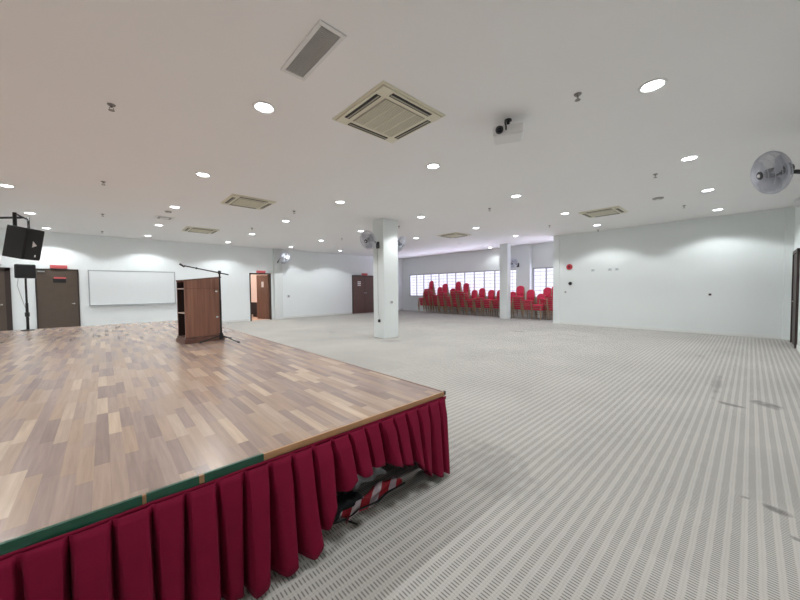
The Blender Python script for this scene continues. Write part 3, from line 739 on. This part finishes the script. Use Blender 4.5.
cb.build('cable', 'black_plastic', None, smooth=True); tag(bpy.context.scene.collection.objects[-1], 'black cable snaking over the striped cloth by the skirt', 'cable')
o = MB().tube([(1.00, 1.575, .006), (1.015, 1.54, .006), (1.03, 1.50, .006)], .005, 8).build('strap', 'black_plastic', None, smooth=True); tag(o, 'short black strap end lying on the carpet before the striped cloth', 'strap')

# ------------------------------------------------------------------ lectern and microphone stand
t = thing('lectern', 'tall brown wooden lectern with open shelves on its left side', 'lectern', (.835, 5.44, SZ), math.radians(8))
W_, D_ = .51, .35
MB().box(0, W_ + .03, -.0, D_ + .03, 0, .06).box(.012, W_ + .018, .012, D_ + .018, .06, .095).build('plinth', 'lectern_trim', t, bevel=.004)
x0, x1, y0, y1, zb = .02, W_, .02, D_, .095
def topz(x): return .905 + .055 * (x - x0) / (x1 - x0)
zg = .80
MB().hexa([(x0, y0, zb), (x1, y0, zb), (x0, y0 + .02, zb), (x1, y0 + .02, zb), (x0, y0, zg - .003), (x1, y0, zg - .003), (x0, y0 + .02, zg - .003), (x1, y0 + .02, zg - .003)]).build('side_panel', 'lectern_wood', t)
MB().hexa([(x0, y0, zg), (x1, y0, zg), (x0, y0 + .02, zg), (x1, y0 + .02, zg), (x0, y0, topz(x0)), (x1, y0, topz(x1)), (x0, y0 + .02, topz(x0)), (x1, y0 + .02, topz(x1))]).build('upper_panel', 'lectern_wood', t)
MB().hexa([(x0, y1 - .02, zb), (x1, y1 - .02, zb), (x0, y1, zb), (x1, y1, zb), (x0, y1 - .02, topz(x0)), (x1, y1 - .02, topz(x1)), (x0, y1, topz(x0)), (x1, y1, topz(x1))]).build('side_panel', 'lectern_wood', t)
MB().box(x1 - .02, x1, y0 + .02, y1 - .02, zb, topz(x1) - .006).build('front_panel', 'lectern_wood', t)
MB().hexa([(x0 - .005, y0 - .005, topz(x0)), (x1 + .008, y0 - .005, topz(x1) + .001), (x0 - .005, y1 + .005, topz(x0)), (x1 + .008, y1 + .005, topz(x1) + .001),
           (x0 - .005, y0 - .005, topz(x0) + .016), (x1 + .008, y0 - .005, topz(x1) + .017), (x0 - .005, y1 + .005, topz(x0) + .016), (x1 + .008, y1 + .005, topz(x1) + .017)]).build('top', 'lectern_trim', t)
MB().box(x1 - .024, x1 - .02, y0 + .02, y1 - .02, zb, .9).box(x0 + .003, x1 - .024, y0 + .02, y0 + .023, zb, .89).box(x0 + .003, x1 - .024, y1 - .023, y1 - .02, zb, .89).build('inner_shade', 'lectern_shade', t)  # dark sheets added on the inner faces so the shelf openings look shaded
for z in (.785, .43): MB().box(x0, x1 - .025, y0 + .024, y1 - .024, z, z + .018).build('shelf', 'shelf_edge', t)
for z in (.74, .35): MB().box(x1 - .085, x1 - .05, y0 - .006, y0, z, z + .022).build('hinge', 'chrome', t, bevel=.002)

mx_, my_ = 1.262, 5.27
t = thing('microphone_stand', 'black boom microphone stand standing before the lectern', 'microphone stand', (mx_, my_, SZ))
MB().tube([(0, 0, .05), (0, 0, 1.03)], .011, 10).tube([(0, 0, .05), (0, 0, .62)], .014, 10).build('pole', 'black_metal', t, smooth=True)
MB().lathe([(.005, .04), (.03, .05), (.032, .10), (.022, .14), (.005, .15)], 14).build('leg_hub', 'black_metal', t, smooth=True)
for (dx, dy) in ((.16, -.29), (-.26, .10), (.20, .26)):
    lg = MB().tube([(dx * .05, dy * .05, .10), (dx * .96, dy * .96, .015)], .009, 8).build('leg', 'black_metal', t, smooth=True)
    MB().tube([(dx * .9, dy * .9, .021), (dx, dy, .013)], .013, 8).build('rubber_foot', 'black_plastic', lg, smooth=True)
MB().lathe([(.005, 1.0), (.02, 1.005), (.02, 1.05), (.005, 1.055)], 12).build('clutch', 'black_plastic', t, smooth=True)
a = Vector((.79 - mx_, .02, 1.71 - SZ)); b_ = Vector((1.375 - mx_, -.02, 1.588 - SZ)) 
MB().tube([a + (b_ - a) * .06, b_], .008, 8).build('boom', 'black_metal', t, smooth=True)
MB().tube([a + (b_ - a) * .30, a + (b_ - a) * .33], .014, 8).build('cable_clip', 'black_plastic', t)
mc = MB().tube([a + Vector((-.01, 0, .015)), a + Vector((.045, 0, -.025))], [.014, .009], 12).build('microphone', 'black_plastic', t, smooth=True)

# ------------------------------------------------------------------ loudspeakers
t = thing('loudspeaker', 'large black loudspeaker hanging tilted from a bar near the ceiling', 'speaker')
c0 = at_depth(23.0, 243, 5.7); nrm = Vector((.823, -.566, 0)).normalized()
tl = math.radians(11)
n3 = Vector((nrm.x * math.cos(tl), nrm.y * math.cos(tl), -math.sin(tl))); y = -n3; x = y.cross(Vector((0, 0, 1))).normalized(); z = x.cross(y)
t.rotation_euler = Matrix(((x.x, y.x, z.x), (x.y, y.y, z.y), (x.z, y.z, z.z))).to_euler(); t.location = c0
fw_, bw_, hd, hh = .165, .135, .165, .275
cab = MB(); cab.prism([(-fw_, -hd), (fw_, -hd), (bw_, hd), (-bw_, hd)], -hh, hh, 'z'); cab.build('cabinet', 'speaker_side', t, bevel=.012)
MB().box(-fw_ + .015, fw_ - .015, -hd - .012, -hd, -hh + .02, hh - .02).build('front_grille', 'speaker_grille', t, bevel=.006)
MB().prism([(-.035, -.05), (.045, -.01), (-.035, .06)], -hd - .016, -hd - .012, 'y').build('logo', 'logo_white', t)['label'] = 'small white triangular emblem'
MB().box(.03, .055, -hd - .015, -hd - .012, -.215, -.175).build('badge', 'logo_white', t)
inv = t.rotation_euler.to_matrix().inverted()
def loc(p): return inv @ (Vector(p) - c0)
bz = at_depth(10, 217, 5.7).z
e1 = at_depth(15, 217.5, 5.6); e2 = at_depth(27, 217.5, 5.9)
hor = (at_depth(0, 217, 5.75) - at_depth(22, 218, 5.75)); s_ = at_depth(22, 218, 5.75); s_.z = bz; e_ = s_ + Vector((hor.x, hor.y, 0)) * 2.6; e_.z = bz
MB().tube([loc(s_), loc(e_)], .02, 10).tube([loc(e_ + Vector((.05, -.03, 0))), loc(Vector((e_.x + .05, e_.y - .03, H)))], .022, 10).build('hanging_bar', 'black_metal', t, smooth=True)
MB().tube([loc(at_depth(14.5, 212.5, 5.6)), loc(at_depth(15, 227, 5.6))], .026, 8).tube([loc(at_depth(28.2, 218, 5.9)), loc(at_depth(28.7, 229, 5.8))], .018, 8).tube([loc(at_depth(16, 214, 5.65)), loc(at_depth(27.5, 219.5, 5.85))], .014, 8).build('yoke', 'black_metal', t, smooth=True)

sxp, syp = -1.14, 9.88
t = thing('speaker_stand', 'black pole speaker stand at the back edge of the stage', 'speaker stand', (sxp, syp, SZ))
MB().lathe([(.01, 0), (.10, 0), (.10, .012), (.02, .02), (.01, .02)], 20).build('base_plate', 'black_metal', t, smooth=True)
MB().tube([(0, 0, .02), (0, 0, .55)], .022, 10).tube([(0, 0, .5), (0, 0, 1.05)], .016, 10).build('pole', 'black_metal', t, smooth=True)
MB().lathe([(.01, .27), (.034, .28), (.034, .36), (.01, .37)], 14).build('collar', 'black_plastic', t, smooth=True)
t = thing('loudspeaker', 'small black loudspeaker on a pole left of the brown door', 'speaker', (sxp, syp, SZ + 1.05), math.radians(10))
MB().box(-.14, .14, -.085, .085, 0, .28).build('cabinet', 'speaker_side', t, bevel=.02)
MB().box(-.125, .125, -.093, -.085, .015, .265).build('front_grille', 'speaker_grille', t, bevel=.004)
o = MB().tube([(sxp - .1, syp + .05, 1.66), (sxp - .12, syp + .05, 1.5), (sxp - .05, syp + .04, 1.15), (sxp + .0, syp + .04, .95), (sxp + .02, syp + .035, .80)], .005, 6).build('cable', 'vent_grey', None); tag(o, 'thin cable looping down beside the speaker stand pole', 'cable')

# ------------------------------------------------------------------ stacked banquet chairs (front faces local -Y)
def make_chair():
    t = thing('banquet_chair', '', 'chair', (0, 0, 0), 0, 'stacked red banquet chairs')
    w, d = .20, .20
    def seat(u, v):
        a = 2 * PI * u; e = 4
        cx, sx = math.cos(a), math.sin(a); r = (abs(cx) ** e + abs(sx) ** e) ** (-1 / e)
        rr = [0, .6, .94, 1.0, 1.0, .95, .0][int(round(v * 6))]; zz = [.068, .066, .056, .040, .014, .0, .0][int(round(v * 6))]
        return (w * cx * r * rr, d * sx * r * rr, .405 + zz)
    MB().grid(seat, 20, 6).build('seat', 'chair_red', t, smooth=True)
    bk = []
    for k in range(15):
        a = PI * k / 14; bk.append((.165 * math.cos(a) * (1 if k not in (0, 14) else 1), .80 + .12 * math.sin(a)))
    poly = [(.165, .56), *bk, (-.165, .56)]
    sh = Matrix(((1, 0, 0, 0), (0, 1, .16, -.065), (0, 0, 1, 0), (0, 0, 0, 1)))
    MB().prism(poly, .175, .205, 'y', sh).build('backrest', 'chair_red', t, bevel=.01)
    for sx in (-1, 1):
        MB().tube([(sx * .185, -.185, .42), (sx * .195, -.20, 0)], .0115, 6).build('leg', 'chair_gold', t, smooth=True)
        MB().tube([(sx * .185, .20, .42), (sx * .19, .235, 0)], .0115, 6).build('leg', 'chair_gold', t, smooth=True)
        MB().tube([(sx * .185, .19, .38), (sx * .180, .205, .60), (sx * .172, .25, .84)], .0105, 6).build('back_post', 'chair_gold', t, smooth=True)
    MB().tube([(-.185, -.185, .395), (.185, -.185, .395), (.185, .19, .395), (-.185, .19, .395)], .011, 6, True).build('seat_frame', 'chair_gold', t)
    MB().tube([(-.19, .22, .20), (.19, .22, .20)], .008, 6).build('stretcher', 'chair_gold', t)
    return t
ch0 = make_chair(); used = False
# (y, number, x offset)
stacks = [(12.85, 5, .0), (12.30, 11, .02), (11.75, 7, .03), (11.28, 9, .0), (10.82, 6, .02), (10.40, 10, .0), (9.93, 9, .02), (9.47, 5, .0), (9.02, 6, .02), (8.52, 5, .0), (8.06, 5, .03),
          (7.50, 4, .12), (6.98, 7, -.02), (6.50, 5, -.08), (6.02, 3, -.25), (5.86, 6, .17), (5.48, 7, .05)]
PITCH = .088
rc = random.Random(5)
posn = ['the leftmost stack', 'the second stack from left', 'the third stack from left', 'the fourth stack from left', 'the fifth stack from left', 'the sixth stack from left', 'the seventh stack from left', 'the eighth stack from left',
        'the ninth stack from left', 'the tenth stack from left', 'the stack just left of the slim pillar', 'the first stack right of the slim pillar', 'the second stack right of the slim pillar', 'the third stack right of the slim pillar',
        'the lowest stack, right of the slim pillar', 'the stack behind the lowest one', 'the stack nearest the right wall end']
for (y, n, dx), nm in zip(stacks, posn):
    n = max(n, 3); rzb = -PI / 2 + rc.uniform(-.10, .10)
    for k in range(n):
        x = 13.70 + dx - .024 * k + rc.uniform(-.003, .003); yy = y + rc.uniform(-.004, .004)
        which = 'bottom chair' if k == 0 else ('top chair' if k == n - 1 else ORD[k] + ' chair up')
        lab = 'red banquet chair, %s of %s' % (which, nm)
        if not used: o = ch0; used = True
        else: o = dup(ch0)
        o.location = (x, yy, k * PITCH); o.rotation_euler = (0, 0, rzb + rc.uniform(-.006, .006)); o['label'] = lab; o['group'] = 'stacked red banquet chairs by the windows'

# ------------------------------------------------------------------ world and view
w = bpy.data.worlds.new('world'); bpy.context.scene.world = w; w.use_nodes = True; nt = w.node_tree
bg = nt.nodes['Background']
tc = nt.nodes.new('ShaderNodeTexCoord'); sp = nt.nodes.new('ShaderNodeSeparateXYZ'); nt.links.new(tc.outputs['Generated'], sp.inputs[0])
mr = nt.nodes.new('ShaderNodeMapRange'); mr.interpolation_type = 'SMOOTHSTEP'; nt.links.new(sp.outputs['Z'], mr.inputs['Value'])
mr.inputs['From Min'].default_value = -0.10; mr.inputs['From Max'].default_value = -0.6; mr.inputs['To Min'].default_value = 1.15; mr.inputs['To Max'].default_value = 9.0
bg.inputs['Color'].default_value = (0.88, 0.86, 1.0, 1); nt.links.new(mr.outputs[0], bg.inputs['Strength'])
# light portal of the windows: helps daylight sampling
for (ya, yb) in ((W1a, W1b), (W2a, W2b)):
    l = bpy.data.lights.new('window_portal', 'AREA'); l.shape = 'RECTANGLE'; l.size = yb - ya; l.size_y = ZT - ZS; l.cycles.is_portal = True
    o = bpy.data.objects.new('window_portal', l); C.objects.link(o); o.location = (XW + .12, (ya + yb) / 2, (ZS + ZT) / 2); o.rotation_euler = (PI / 2, 0, PI / 2)
vs = bpy.context.scene.view_settings
vs.view_transform = 'Standard'; vs.look = 'None'; vs.gamma = 1; vs.use_curve_mapping = False; vs.exposure = 0.43
